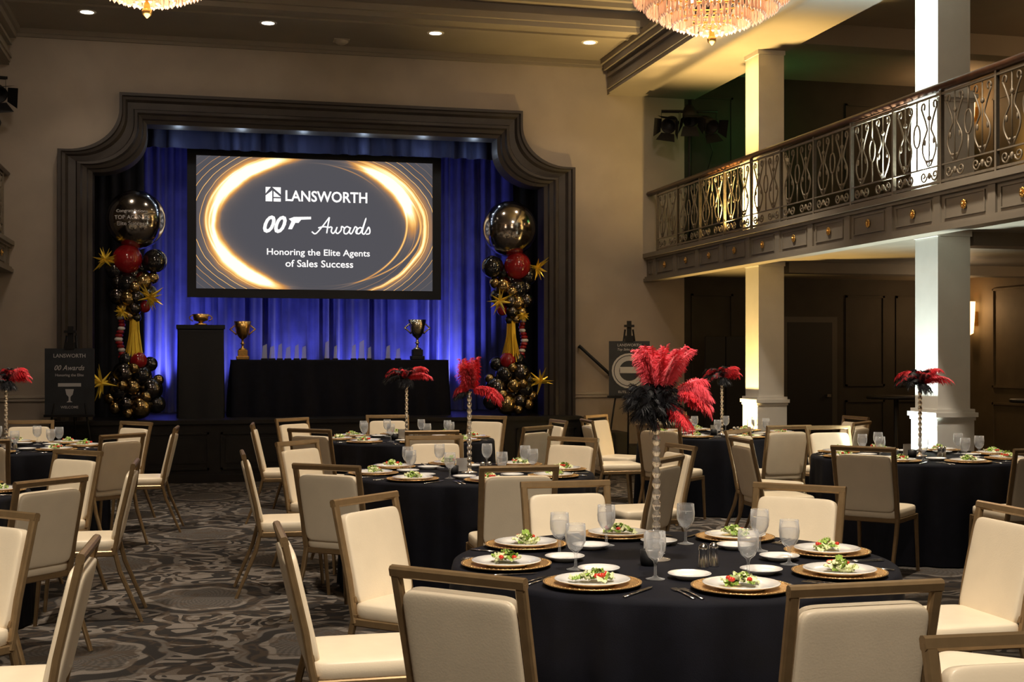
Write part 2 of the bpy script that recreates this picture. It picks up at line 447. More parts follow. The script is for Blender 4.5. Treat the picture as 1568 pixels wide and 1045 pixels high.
def column(x0, x1, y0, y1, z0, z1, ped=True):
    a = MB(); cx, cy = (x0+x1)/2, (y0+y1)/2; hx, hy = (x1-x0)/2, (y1-y0)/2
    a.box(-hx, hx, -hy, hy, 0, z1-z0)
    def ring(e, za, zb): a.box(-hx-e, hx+e, -hy-e, hy+e, za, zb)
    if ped:
        ring(.025, 0, 1.0); ring(.05, 0, .18); ring(.038, .18, .21); ring(.035, 1.0, 1.03); ring(.05, 1.03, 1.07); ring(.03, 1.07, 1.10)
    else:
        ring(.03, 0, .16); ring(.04, .16, .19); ring(.012, .9, .93)
    h = z1-z0; ring(.012, h-.05, h)
    a.obj('column', [m_col], (cx, cy, z0))
for yy0 in (6.35, 10.08, 13.82):
    column(6.3, 6.62, yy0, yy0+.37, 0, 2.68); column(6.3, 6.62, yy0, yy0+.37, 2.82, 5.15)
    column(-2.97, -2.65, yy0, yy0+.37, 0, 2.68); column(-2.97, -2.65, yy0, yy0+.37, 2.82, 5.15)

# ------------------------------------------------------------------ stage
SZ = .78; SF = 16.4
a = MB(); a.box(C-3.33, C+3.33, SF, W+.35, 0, SZ-.05); a.box(-2.9, 6, W+.16, 19.6, 0, SZ-.05)
a.box(C-3.335, C+3.335, SF-.04, W, SZ-.05, SZ); a.box(C-3.335, C+3.335, W, W+.16, SZ-.05, SZ); a.box(-2.9, 6, W+.16, 19.6, SZ-.05, SZ)
n = 7; pw = 6.66/n
for i in range(n):
    x0 = C-3.33+i*pw+.07; x1 = x0+pw-.14
    for bx in ((x0, x1, .16, .185), (x0, x1, .60, .625), (x0, x0+.025, .16, .625), (x1-.025, x1, .16, .625)):
        a.box(bx[0], bx[1], SF-.02, SF, bx[2], bx[3])
    a.box(x0+.06, x1-.06, SF-.012, SF, .24, .55)
a.box(C-3.33, C+3.33, SF-.03, SF, 0, .10)
a.obj('stage_platform', [m_stagew])
a = MB(); a.box(-3, -2.9, W+.15, 19.6, SZ, 5.3); a.box(6, 6.1, W+.15, 19.6, SZ, 5.3); a.box(-3, 6.1, 19.6, 19.7, SZ, 5.3); a.box(-3, 6.1, W+.15, 19.7, 5.3, 5.4)
a.obj('wall_backstage', [m_black])
a = MB()
for i in range(4): a.box(C+3.35, C+3.35+.28*(4-i), 16.1, W-.06, i*.19, (i+1)*.19)
a.obj('stage_steps', [m_stagew])
a = MB(); a.sweep([(4.95, W-.09, 1.72), (5.45, W-.09, 1.28), (5.62, W-.09, 1.1)], csec(.022, 8)); a.sweep([(4.97, W-.09, 1.70), (4.97, W-.0, 1.70)], csec(.015, 6))
a.sweep([(5.4, W-.09, 1.32), (5.4, W, 1.32)], csec(.012, 6)); a.obj('stair_handrail', [m_black])

def curtain(name, x0, x1, y, z0, z1, m, fold=.17, amp=.06, nx=None, seed=1):
    rr_ = random.Random(seed); nx = nx or int((x1-x0)/.014); nz = 10
    ph_ = [rr_.uniform(0, 6.28) for _ in range(6)]
    V = []; F = []
    for j in range(nz+1):
        t = j/nz; z = z1+(z0-z1)*t
        for i in range(nx+1):
            x = x0+(x1-x0)*i/nx
            p = 2*pi*x/fold + 1.6*sin(x*3.1+ph_[0])+1.0*sin(x*7.7+ph_[1])+.25*t*sin(x*5+ph_[4])
            s = sin(p); yy_ = amp*(.7+.4*sin(x*4.3+ph_[2]))*(abs(s)**.6*(1 if s > 0 else -1))*(.85+.15*t)+.03*sin(x*1.7+ph_[3])
            V.append((x, y+yy_, z))
    for j in range(nz):
        for i in range(nx): k = j*(nx+1)+i; F.append((k, k+1, k+nx+2, k+nx+1))
    a = MB(); a.add(V, F, 0, True); return a.obj(name, [m])
curtain('stage_curtain', -1.5, 5.2, 18.8, SZ, 5.1, m_blue, .20, .11)
curtain('side_curtain', -1.7, -.75, 17.5, SZ, 5.1, m_blackv, .16, .05, seed=3)
curtain('side_curtain', 4.25, 5.3, 17.5, SZ, 5.1, m_blackv, .16, .05, seed=4)
curtain('stage_valance', -1.4, 5.0, 17.3, 4.30, 5.1, m_val, .24, .05, seed=5)
a = MB(); a.box(-.2, 3.5, 17.0, 17.12, 4.54, 4.60, 0); a.box(-.1, 3.3, 17.01, 17.11, 4.532, 4.54, 1)
for xx0 in (.2, 1.6, 3.0): a.sweep([(xx0, 17.06, 4.58), (xx0, 17.06, 5.29)], csec(.012, 6))
a.obj('stage_light_batten', [m_black, mat('batten_led', (1, 1, 1), .5, emis=(.6, .75, 1), es=2.5)])
for x_ in (-.3, .5, 1.3, 2.1, 2.9, 3.6): light('batten_light', 'POINT', (x_, 17.1, 4.34), 1.6, (.65, .8, 1), .03)

scx, scz, sy_ = 1.545, 3.405, 17.9
e_ = bpy.data.objects.new('projection_screen', None); e_.location = (scx, sy_, scz); COL.objects.link(e_)
a = MB(); hw, hh = 1.625, .905
a.add([(-hw, 0, -hh), (hw, 0, -hh), (hw, 0, hh), (-hw, 0, hh)], [(0, 1, 2, 3)]); a.obj('slide_surface', [m_slide], parent=e_)
a = MB(); bw = .12
a.box(-hw-bw, hw+bw, -.03, .03, hh, hh+bw*.7); a.box(-hw-bw, hw+bw, -.03, .03, -hh-bw, -hh)
a.box(-hw-bw, -hw, -.03, .03, -hh, hh); a.box(hw, hw+bw, -.03, .03, -hh, hh); a.box(-hw, hw, .01, .03, -hh, hh)
for s in (-1, 1): a.sweep([(s*1.3, .02, hh+.05), (s*1.3, .02, 5.3-scz)], csec(.008, 5))
a.obj('frame', [m_black], parent=e_)
k_ = 3.25/362
def stext(body, px, py, w, h, shear=0, bold=0.0, nm='slide_text', par=e_, m=m_txt, y=-.006, kk=k_, ox=481, oy=342):
    me = textmesh(body, w*kk, m, nm, h*kk if h else None, shear, bold)
    return place(nm, me, ((px-ox)*kk, y, (oy-py)*kk), 0, par)
stext('LANSWORTH', 496, 298.5, 126, 17, 0, .022, 'text_title')
stext('00', 417, 343, 36, 27, .35, .03, 'text_numerals')
stext('Honoring the Elite Agents', 484, 386.5, 158, 13, 0, .014, 'text_line_1')
stext('of Sales Success', 485, 402.5, 104, 11, 0, .014, 'text_line_2')
a = MB()
def P(l): return [((px-481)*k_, (342-py)*k_) for px, py in l]
def cat(l, n=5):
    l = [Vector(p) for p in l]; l = [l[0]*2-l[1]]+l+[l[-1]*2-l[-2]]; o = []
    for i in range(1, len(l)-2):
        for k in range(n):
            t = k/n; p0, p1, p2, p3 = l[i-1:i+3]
            o.append(.5*((2*p1)+(p2-p0)*t+(2*p0-5*p1+4*p2-p3)*t*t+(3*p1-p0-3*p2+p3)*t**3))
    return [tuple(q) for q in o]+[tuple(l[-2])]
for l in ([(473, 353), (479, 356), (489, 345), (498, 333), (500, 331), (498, 342), (496, 355)], [(483, 347), (491, 345), (501, 346)],
          [(501, 345), (504, 346), (503, 352), (506, 355), (510, 350), (512, 345), (510, 352), (513, 355), (518, 350), (519, 344), (523, 346)],
          [(532, 346), (527, 344), (523, 348), (523, 354), (527, 355), (531, 350), (533, 345), (531, 352), (534, 355), (538, 348), (540, 344), (543, 346), (541, 352), (543, 355)],
          [(551, 346), (547, 345), (543, 349), (543, 354), (547, 354), (551, 347), (557, 330), (552, 347), (551, 353), (554, 355), (558, 349), (561, 344), (563, 349), (562, 354), (557, 355)]):
    a.sweep([(x_, -.009, z_) for x_, z_ in P(cat(l))], csec(.0105, 6), (0, 1, 0))
a.obj('text_awards', [m_txt], parent=e_)
a = MB()
for l in ([(403, 286), (411, 286), (403, 296)], [(413, 286), (426, 286), (426, 297)], [(403, 299), (413, 291), (413, 308), (403, 308)], [(415, 292), (426, 301), (415, 301)], [(415, 303), (426, 303), (426, 308), (415, 308)]):
    a.prism(P(l), -.008, -.004)
a.prism(P([(438, 334), (446, 331), (472, 330), (472, 334), (457, 335), (453, 340), (448, 340), (443, 350), (437, 350), (442, 338)]), -.008, -.004)
a.obj('slide_logo', [m_txt], parent=e_)

def drape(name, x0, x1, y0, y1, z0, z1, m, fold=.16, amp=.018, flare=.03, extra=None):
    per = []
    def seg(p, q, nrm):
        d = sqrt((q[0]-p[0])**2+(q[1]-p[1])**2); n = max(2, int(d/.02))
        for i in range(n): t = i/n; per.append((p[0]+(q[0]-p[0])*t, p[1]+(q[1]-p[1])*t, nrm[0], nrm[1]))
    seg((x0, y0), (x1, y0), (0, -1)); seg((x1, y0), (x1, y1), (1, 0)); seg((x1, y1), (x0, y1), (0, 1)); seg((x0, y1), (x0, y0), (-1, 0))
    n = len(per); V = []; F = []; rows = [(0, 0), (.03, .01), (.3, .4), (.65, .8), (1, 1)]
    for t, am in rows:
        for i, (x, y, nx, ny) in enumerate(per):
            s = i*.02
            o = am*(amp*sin(2*pi*s/fold+1.2*sin(s*2.7))+flare)
            V.append((x+nx*o, y+ny*o, z1+(z0-z1)*t))
    for k in range(len(rows)-1):
        for i in range(n): j = (i+1) % n; F.append((k*n+i, k*n+j, k*n+n+j, k*n+n+i))
    F.append(tuple(range(n-1, -1, -1)))
    a = MB(); a.add(V, F, 0, True)
    if extra: extra(a)
    return a.obj(name, [m])
drape('draped_stage_table', .37, 3.25, 17.1, 17.8, SZ, 1.53, m_cloth, .3, .02, .04)
def lec(a): a.box(-.325, .285, 16.93, 17.42, 1.93, 1.98)
drape('draped_lectern', -.31, .27, 16.95, 17.4, SZ, 1.93, m_black, .4, .008, .01, lec)

def trophy(name, loc, sc, mcup, mbase, bowl=False):
    a = MB()
    if bowl:
        a.lathe([(0, 0), (.09, 0), (.09, .02), (.03, .03), (.03, .05), (.10, .07), (.115, .16), (.11, .16), (.095, .10), (0, .07)], 20, 0)
        for s in (-1, 1): a.sweep([(s*(.11+.05*sin(t*pi/6)), 0, .15-.09*t/6) for t in range(7)], csec(.009, 6), (0, 1, 0))
    else:
        a.box(-.085, .085, -.075, .075, 0, .05, 1, .008); a.box(-.065, .065, -.06, .06, .05, .13, 1, .006)
        a.lathe([(0, .13), (.055, .13), (.05, .145), (.018, .16), (.015, .20), (.034, .215), (.015, .23), (.016, .27), (.055, .30), (.085, .35), (.098, .42), (.115, .51), (.108, .51), (.09, .42), (.07, .35), (0, .31)], 24, 0)
        for s in (-1, 1):
            a.sweep([(s*(.08+.085*sin(t*pi/10)), 0, .33+.15*t/10+.02*sin(t*pi/5)) for t in range(11)], csec(.010, 6), (0, 1, 0))
    place(name, a.obj(name, [mcup, mbase], data=True), loc, 0, None, sc)
trophy('trophy_bowl', (-.02, 17.12, 1.98), .9, m_gold, m_gold, bowl=True)
trophy('trophy_cup', (.52, 17.35, 1.53), 1.0, m_gold, m_gold)
trophy('trophy_cup', (2.87, 17.4, 1.53), 1.08, mat('pale_gold', (.75, .68, .5), .2, 1), m_black)
for i, (xx0, w_, h_) in enumerate(((.80, .07, .21), (.90, .07, .19), (1.00, .06, .22), (1.11, .07, .18), (1.22, .06, .21), (1.32, .06, .19), (1.62, .06, .26), (1.74, .05, .20), (1.98, .06, .21), (2.09, .08, .27), (2.19, .05, .18), (2.45, .06, .20), (2.58, .06, .16))):
    a = MB(); a.box(-w_/2-.01, w_/2+.01, -.03, .03, 0, .02, 1, .004)
    a.prism([(-w_/2, .02), (w_/2, .02), (w_/2*.85, h_), (-w_/2*.6, h_*.88)], -.012, .012, 0)
    a.obj('crystal_award', [m_crystal, m_black], (xx0, 17.25+.05*(i % 2), 1.53))

# balloons
def balloons(name, X, Y, mir):
    k = .0083; a = MB(); rb = random.Random(5 if mir > 0 else 9)
    L = [(207, 337, 88, 0, 0), (195, 397, 44, 4, -.05), (235, 399, 36, 1, 0), (176, 412, 30, 1, .0), (212, 408, 30, 1, .12),
         (195, 434, 32, 1, -.05), (218, 430, 30, 3, -.02), (180, 453, 26, 2, -.03), (208, 455, 24, 2, -.09), (226, 447, 24, 1, .05), (196, 457, 24, 3, -.1),
         (188, 472, 20, 3, -.04), (205, 471, 22, 2, -.07), (220, 469, 18, 4, -.03), (197, 483, 16, 3, -.05), (208, 485, 14, 1, -.02), (200, 420, 40, 1, .1), (203, 455, 40, 1, .1),
         (211, 551, 26, 4, -.05), (193, 549, 22, 1, -.03), (228, 556, 22, 1, .02), (190, 570, 34, 2, -.05), (216, 573, 30, 1, -.04), (229, 594, 36, 2, -.02),
         (203, 591, 24, 3, -.11), (183, 597, 30, 1, -.03), (170, 608, 18, 3, -.03), (178, 622, 20, 3, -.07), (193, 616, 26, 2, -.09), (214, 621, 34, 3, -.08), (237, 617, 28, 1, .0), (205, 605, 50, 1, .1), (200, 575, 44, 1, .1), (196, 630, 16, 3, -.13),
         (232, 425, 18, 3, -.03), (181, 432, 20, 2, -.04), (206, 440, 18, 3, -.13), (205, 562, 16, 3, -.12), (240, 580, 16, 3, -.02), (176, 582, 22, 2, -.02), (222, 606, 18, 3, -.13), (188, 588, 16, 3, -.13)]
    for px, py, d, m, dy in L:
        r = d*k/2; a.sell((mir*(px-205)*k, dy, max(r*1.03+.004, (640-py)*k)), (2*r, 2*r, 2.06*r), 1, 1, m, 28, 16)
    a.sweep([(0, .05, .0), (0, .05, 2.6)], csec(.02, 6), mat=6)
    def star(px, py, r, dy):
        cx, cz = mir*(px-205)*k, (640-py)*k
        for i in range(18):
            th = rb.uniform(0, 2*pi); ph_ = rb.uniform(-.9, .9)
            d = Vector((cos(th)*cos(ph_), sin(ph_)-.3, sin(th)*cos(ph_))).normalized()
            a.sweep([(cx, dy, cz), tuple(Vector((cx, dy, cz))+d*r*rb.uniform(.7, 1.1))], csec(.026, 4), mat=5, smooth=False, scales=[1, .03])
    star(163, 400, .20, -.10); star(228, 456, .21, -.18); star(158, 585, .24, -.10); star(188, 478, .10, -.15)
    for i in range(12):
        z = 1.28-i*.045; a.sell((mir*(-.17+.02*sin(i*.8)), -.02, z), (.11-.03*abs(i-6)/6, .11, .06), 1, 1, 4 if i % 3 else 7, 12, 6)
    for i in range(70):
        an = rb.uniform(0, 2*pi); rr_ = rb.uniform(.01, .05); x0 = rr_*cos(an); y0 = rr_*sin(an)-.02; r2 = rr_+rb.uniform(.02, .09)
        a.sweep([(x0, y0, 1.32), (x0*1.2, y0*1.2, 1.1), (r2*cos(an), r2*sin(an)-.02, .7+rb.uniform(-.03, .1))], [(.006, 0), (-.006, .001), (-.006, -.001)], (1, .3, 0), mat=5, smooth=False)
    return a.obj(name, [m_chrome, m_bb, m_bc, m_bg, m_br, m_gfoil, m_black, m_white], (X, Y, SZ))
bcs = [balloons('balloon_column', -.83, 16.78, 1), balloons('balloon_column', 4.04, 16.78, -1)]
for i, (t, w) in enumerate((('Congratulations', .38), ('TOP AGENTS', .42), ('Elite Success', .36))):
    me = textmesh(t, w, m_print, 'balloon_print', .05, 0, .01)
    for v in me.vertices:
        x_, z_ = v.co.x, v.co.z+.07-.075*i; v.co = (x_, -sqrt(max(.001, .369**2-x_**2-z_**2)), z_)
    place('lettering_%d' % i, me, (.017, -.005, (640-337)*.0083), -.1, bcs[0])

def easel(loc, rot, w, h, zc, texts, circle=False):
    a = MB()
    for s in (-1, 1): a.sweep([(s*.05, .05, zc+h/2+.15), (s*.33, -.12, 0)], rsec(.022, .022), (0, 1, 0), 0)
    a.sweep([(0, .06, zc+h/2+.12), (0, .36, 0)], rsec(.022, .022), (1, 0, 0), 0)
    a.box(-.03, .03, -.0, .03, zc+h/2-.1, zc+h/2+.26); a.box(-.055, .055, -.05, .03, zc+h/2-.01, zc+h/2+.07); a.box(-.065, .065, -.03, .04, zc+h/2+.18, zc+h/2+.21)
    a.box(-.28, .28, -.09, .0, zc-h/2-.03, zc-h/2)
    a.box(-w/2, w/2, -.035, -.015, zc-h/2, zc+h/2, 1)
    if circle:
        for i in range(24):
            t0, t1 = 2*pi*i/24, 2*pi*(i+1)/24
            for r0, r1 in ((.13, .19), (.20, .225)):
                a.add([(r0*cos(t0), -.037, zc-.03+r0*sin(t0)), (r1*cos(t0), -.037, zc-.03+r1*sin(t0)), (r1*cos(t1), -.037, zc-.03+r1*sin(t1)), (r0*cos(t1), -.037, zc-.03+r0*sin(t1))], [(0, 1, 2, 3)], 2)
        a.box(-.12, .12, -.038, -.036, zc-.06, zc+.02, 2)
    else:
        a.box(-.13, .13, -.038, -.036, zc-.06, zc-.02, 2)
        me_poly = [(-.07, -.10), (.07, -.10), (.05, -.17), (.015, -.2), (.015, -.25), (.05, -.27), (-.05, -.27), (-.015, -.25), (-.015, -.2), (-.05, -.17)]
        a.prism([(p[0]*.7, p[1]*.9+zc-.0) for p in me_poly], -.038, -.036, 2)
    o = a.obj('easel_sign', [m_black, m_sign, m_print], loc, rot)
    for i, (t, dz, ww, hh_) in enumerate(texts):
        me = textmesh(t, ww, m_print, 'sign_lettering', hh_, .3 if i == 1 else 0, .01)
        place('lettering_%d' % i, me, (0, -.04, zc+dz), 0, o)
easel((-1.5, 15.75, 0), -.12, .56, .77, 1.28, (('LANSWORTH', .30, .36, .045), ('00 Awards', .16, .34, .06), ('Honoring the Elite', .07, .32, .04), ('WELCOME', -.3, .2, .03)))
easel((5.32, 15.6, 0), -.28, .52, .70, 1.42, (('LANSWORTH', .30, .3, .035), ('Top Sales Awards', .24, .3, .04), ('ELITE AGENTS', -.30, .28, .03)), True)

# ------------------------------------------------------------------ chair
def chair_mesh():
    a = MB()
    piv = Vector((0, -.20, .44)); T = Matrix.Translation(piv) @ Matrix.Rotation(radians(13), 4, 'X') @ Matrix.Translation(-piv)
    sec = rsec(.034, .026, .006)
    for s in (-1, 1):
        a.sweep([(s*.212, -.20, .40), (s*.212, -.215, .47), tuple(T @ Vector((s*.214, -.20, .60))), tuple(T @ Vector((s*.218, -.20, .925)))], sec, (1, 0, 0), 1, smooth=False)
        a.sweep([(s*.212, -.20, .44), (s*.212, -.235, .30), (s*.216, -.36, 0)], rsec(.030, .026, .006), (1, 0, 0), 1, smooth=False, scales=[1, 1, .75])
        a.sweep([(s*.212, .20, .42), (s*.216, .235, 0)], rsec(.030, .028, .006), (1, 0, 0), 1, smooth=False, scales=[1, .75])
        a.sweep([(s*.212, -.21, .405), (s*.212, .215, .405)], rsec(.035, .022, .005), (0, 0, 1), 1, smooth=False)
    for yq in (-.2, .205): a.sweep([(-.21, yq, .405), (.21, yq, .405)], rsec(.035, .022, .005), (0, 0, 1), 1, smooth=False)
    a.M = T
    a.sweep([(-.234, -.20, .925), (.234, -.20, .925)], rsec(.036, .028, .007), (0, 0, 1), 1, smooth=False)
    a.sell((0, -.197, .672), (.396, .058, .405), .18, .25, 0, 40, 20)
    a.sweep([(-.21, -.20, .50), (.21, -.20, .50)], rsec(.03, .02, .005), (0, 0, 1), 1, smooth=False)
    a.M = Matrix.Identity(4)
    a.sell((0, .005, .452), (.44, .45, .085), .35, .25, 0, 40, 14)
    return a.obj('dining_chair', [m_cream, m_bronze], data=True)
chair = chair_mesh()

# ------------------------------------------------------------------ tables
TR = .86; TH = .76
def table_mesh():
    a = MB(); N = 180; V = []; F = []
    rows = [(0, TH, 0), (.5, TH, 0), (TR-.02, TH, 0), (TR-.005, TH-.004, 0), (TR, TH-.02, .1), (TR+.002, TH-.12, .5), (TR+.006, TH-.3, .8), (TR+.012, .25, 1), (TR+.02, .01, 1.1)]
    for r, z, am in rows:
        for i in range(N):
            t = 2*pi*i/N
            o = am*(.020*sin(17*t+1.5*sin(3*t)+.6*am)+.012*sin(29*t+2*sin(5*t)))
            V.append(((r+o)*cos(t), (r+o)*sin(t), z))
    for k in range(len(rows)-1):
        for i in range(N): j = (i+1) % N; F.append((k*N+i, k*N+j, k*N+N+j, k*N+N+i))
    a.add(V, F, 0, True); a.lathe([(.0, .0), (.3, .0), (.3, .03), (.03, .05), (.03, TH-.03)], 12, 1)
    return a.obj('banquet_table', [m_cloth, m_black], data=True)
tmesh = table_mesh()
a = MB(); a.lathe([(0, 0), (.10, 0), (.165, .010), (.172, .014), (.172, .017), (.163, .015), (.10, .006), (0, .006)], 40, 0)
for i in range(60): an = 2*pi*i/60; a.sell((.163*cos(an), .163*sin(an), .0155), (.008, .008, .005), 1, 1, 0, 6, 4)
me_charger = a.obj('charger_plate', [m_charger], data=True)
def plate(r, nm):
    a = MB(); a.lathe([(0, 0), (r*.6, 0), (r*.62, .004), (r, .018), (r, .021), (r*.97, .0215), (r*.7, .010), (r*.6, .007), (0, .0065)], 40, 0)
    return a.obj(nm, [m_white], data=True)
me_plate = plate(.132, 'salad_plate'); me_small = plate(.078, 'bread_plate')
def salad_mesh(seed):
    a = MB(); r = random.Random(seed)
    for i in range(34):
        an = r.uniform(0, 2*pi); q = r.uniform(0, .07); cx, cy = q*cos(an), q*sin(an)*.7; cz = r.uniform(.008, .036)*(1.2-q/.08)+.004
        a.M = Matrix.Translation((cx, cy, cz)) @ Matrix.Rotation(r.uniform(0, 6.28), 4, 'Z') @ Matrix.Rotation(r.uniform(-.8, .8), 4, 'X')
        w = r.uniform(.012, .026); V = []; F = []; n = 5
        for p in range(n):
            for s in range(n):
                V.append(((p/(n-1)-.5)*2*w*(1-.3*abs(s-2)/2), (s/(n-1)-.5)*1.4*w, .006*sin(p*2.1+s*1.7+i)))
        for p in range(n-1):
            for s in range(n-1): k = p*n+s; F.append((k, k+1, k+n+1, k+n))
        a.add(V, F, 0 if r.random() < .4 else 1, True)
    a.M = Matrix.Identity(4)
    for i in range(4):
        an = r.uniform(0, 2*pi); a.sell((.05*cos(an), .04*sin(an), .024), (.022, .018, .016), 1, 1, 2, 10, 6)
    return a.obj('salad', [m_leaf, m_leaf2, m_tom], data=True)
me_salads = [salad_mesh(i) for i in range(4)]
def goblet():
    a = MB()
    a.lathe([(0, 0), (.034, 0), (.035, .003), (.012, .008), (.0055, .015), (.005, .055), (.009, .066), (.026, .080), (.037, .105), (.039, .13), (.036, .172), (.0345, .172), (.037, .13), (.035, .106), (.024, .083), (.004, .070), (0, .069)], 24, 0)
    a.lathe([(0, .071), (.0225, .084), (.0335, .106), (.0352, .13), (.0350, .140), (0, .140)], 20, 1)
    return a.obj('water_goblet', [m_glass, m_water], data=True)
me_goblet = goblet()
def fork():
    a = MB(); a.sweep([(0, -.10, .003), (0, 0, .005), (0, .04, .004)], rsec(.010, .003, .001), (1, 0, 0), 0, scales=[1.2, .6, .8])
    a.box(-.011, .011, .04, .055, .003, .006)
    for s in (-.0095, -.003, .0035, .0095): a.box(s-.0015, s+.0015, .055, .09, .003, .006)
    return a.obj('fork', [m_silver], data=True)
def knife():
    a = MB(); a.sweep([(0, -.11, .004), (0, .0, .004)], rsec(.012, .005, .0015), (1, 0, 0), 0)
    a.add([(-.008, 0, .004), (.008, 0, .004), (.009, .08, .004), (.0, .11, .004), (-.007, .09, .004), (-.008, 0, .006), (.008, 0, .006), (.009, .08, .006), (.0, .11, .006), (-.007, .09, .006)],
          [(4, 3, 2, 1, 0), (5, 6, 7, 8, 9), (0, 1, 6, 5), (1, 2, 7, 6), (2, 3, 8, 7), (3, 4, 9, 8), (4, 0, 5, 9)])
    return a.obj('table_knife', [m_silver], data=True)
me_fork, me_knife = fork(), knife()
a = MB(); a.lathe([(0, 0), (.021, 0), (.021, .004), (.017, .03), (.0155, .065), (.018, .07), (.0165, .082), (.009, .09), (0, .091)], 20, 0); me_shaker = a.obj('salt_shaker', [m_silver], data=True)
a = MB(); a.lathe([(0, 0), (.03, 0), (.034, .02), (.034, .06), (.031, .06), (.030, .02), (0, .01)], 20, 0)
a.sell((0, 0, .045), (.055, .055, .03), 1, 1, 1, 12, 6); me_votive = a.obj('sugar_caddy', [m_black, m_white], data=True)
a = MB(); a.box(-.045, .045, -.002, .002, 0, .09); a.box(-.045, .045, -.02, .02, 0, .003); me_card = a.obj('table_card', [m_white], data=True)

# ostrich feathers: fine drooping barbs on a curved shaft
def feather(a, base, d, L, w, droop, mat_, r, nb=50, curl=0.0, bw=.0014, bend=(0, 0, 0)):
    d = Vector(d).normalized(); base = Vector(base); side = d.cross(Vector((0, 0, 1)))
    if side.length < .1: side = Vector((r.uniform(-1, 1), r.uniform(-1, 1), 0))
    side.normalize()
    side = Matrix.Rotation(r.uniform(-1.0, 1.0), 4, d) @ side
    hz = Vector((d.x, d.y, 0)); bend = Vector(bend)
    def Pn(t): return base+d*L*t+Vector((0, 0, -1))*droop*L*t**3+hz*curl*L*t*t+bend*L*t*t
    sp = [Pn(i/8) for i in range(9)]
    a.sweep(sp, csec(.0014, 4), (1, 0, 0), mat_, scales=[1-.09*i for i in range(9)])
    V = []; F = []
    for i in range(nb):
        t = .06+.94*i/nb; p = Pn(t); tg = (Pn(t+.02)-Pn(t-.02)).normalized()
        wl = w*(.55+.45*sin(pi*min(1, t*.9+.05)))
        tip = max(0, (t-.75)/.25)
        for s in (-1, 1):
            for q in range(2):
                l = wl*r.uniform(.6, 1.15); an = .30+.9*tip+r.uniform(-.15, .25)
                dr = (side*s*cos(an)+tg*sin(an)+Vector((r.uniform(-.3, .3), r.uniform(-.3, .3), r.uniform(-.25, .25)))).normalized()
                nrm = dr.cross(tg)
                if nrm.length < 1e-3: continue
                wv = (tg*.8+nrm.normalized()*.5)*bw
                o = len(V)
                for k in range(4):
                    u = k/3; c0 = p+dr*l*u+Vector((0, 0, -1))*l*.55*u*u; ww = wv*(1-.7*u)
                    V += [c0-ww, c0+ww]
                for k in range(3): F.append((o+2*k, o+2*k+1, o+2*k+3, o+2*k+2))
    a.add(V, F, mat_, True)

def stem(a, z1, r=.016):
    pr = [(0, 0), (.055, 0), (.055, .006), (.02, .015), (.012, .03)]
    z = .03
    while z < z1-.03:
        pr += [(.010, z), (r, z+.012), (r*1.05, z+.02), (r, z+.028), (.010, z+.038)]; z += .042
    pr += [(.012, z1-.01), (.025, z1), (0, z1)]
    a.lathe(pr, 16, 3)
def plumeA():
    r = random.Random(3); a = MB(); stem(a, .56)
    a.sell((-.015, 0, .63), (.15, .15, .15), 1, 1, 2, 16, 10)
    for i in range(150):
        th = r.uniform(0, 2*pi); ph_ = math.asin(r.uniform(-.98, .7))
        d = (cos(th)*cos(ph_), sin(th)*cos(ph_), sin(ph_))
        feather(a, (-.015, 0, .63), d, r.uniform(.10, .122), .030, .12, 2, r, 22, bw=.0018)
    for i in range(52):
        lx = r.uniform(-1, 1); ly = r.uniform(-1, 1)
        d = (lx*.22+.05, ly*.25, 1)
        feather(a, (.01+lx*.042, ly*.05-.01, .685), d, r.uniform(.12, .19), .040, .12, 1, r, 44, bend=(.24*lx+.06, .1*ly, -.05), bw=.0020)
    for i in range(34):
        ly = r.uniform(-.6, .4)
        feather(a, (.08, -.02, .665), (1, ly, r.uniform(-.35, .75)), r.uniform(.08, .14), .038, r.uniform(.2, .5), 1 if i % 3 else 0, r, 34, bw=.0020)
    for i in range(12):
        feather(a, (.03, -.02, .62), (r.uniform(.5, 1.0), r.uniform(-.7, .2), -.6), r.uniform(.10, .14), .035, .2, 0, r, 30, bw=.0018)
    return a.obj('feather_centerpiece', [m_red, m_redlit, m_blk, m_stem], data=True)
FB = dict(bw=.003)
def plumeB():
    r = random.Random(8); a = MB(); stem(a, .56)
    for i in range(34): feather(a, (r.uniform(-.03, .03), 0, .58), (r.uniform(-.3, .2), r.uniform(-.3, .3), 1), r.uniform(.14, .25), .05, .1, 0 if i % 3 else 1, r, 34, curl=.2, **FB)
    for i in range(16): feather(a, (.02, 0, .58), (1, r.uniform(-.4, .4), r.uniform(-.1, .3)), r.uniform(.15, .22), .04, .5, 0, r, 30, **FB)
    for i in range(8): feather(a, (0, 0, .58), (-1, r.uniform(-.4, .4), r.uniform(.1, .6)), r.uniform(.08, .12), .04, .5, 0, r, 22, **FB)
    for i in range(8): feather(a, (0, 0, .56), (-1, r.uniform(-.6, .6), .1), .1, .04, .5, 2, r, 20, **FB)
    return a.obj('feather_centerpiece', [m_red, m_redlit, m_blk, m_stem], data=True)
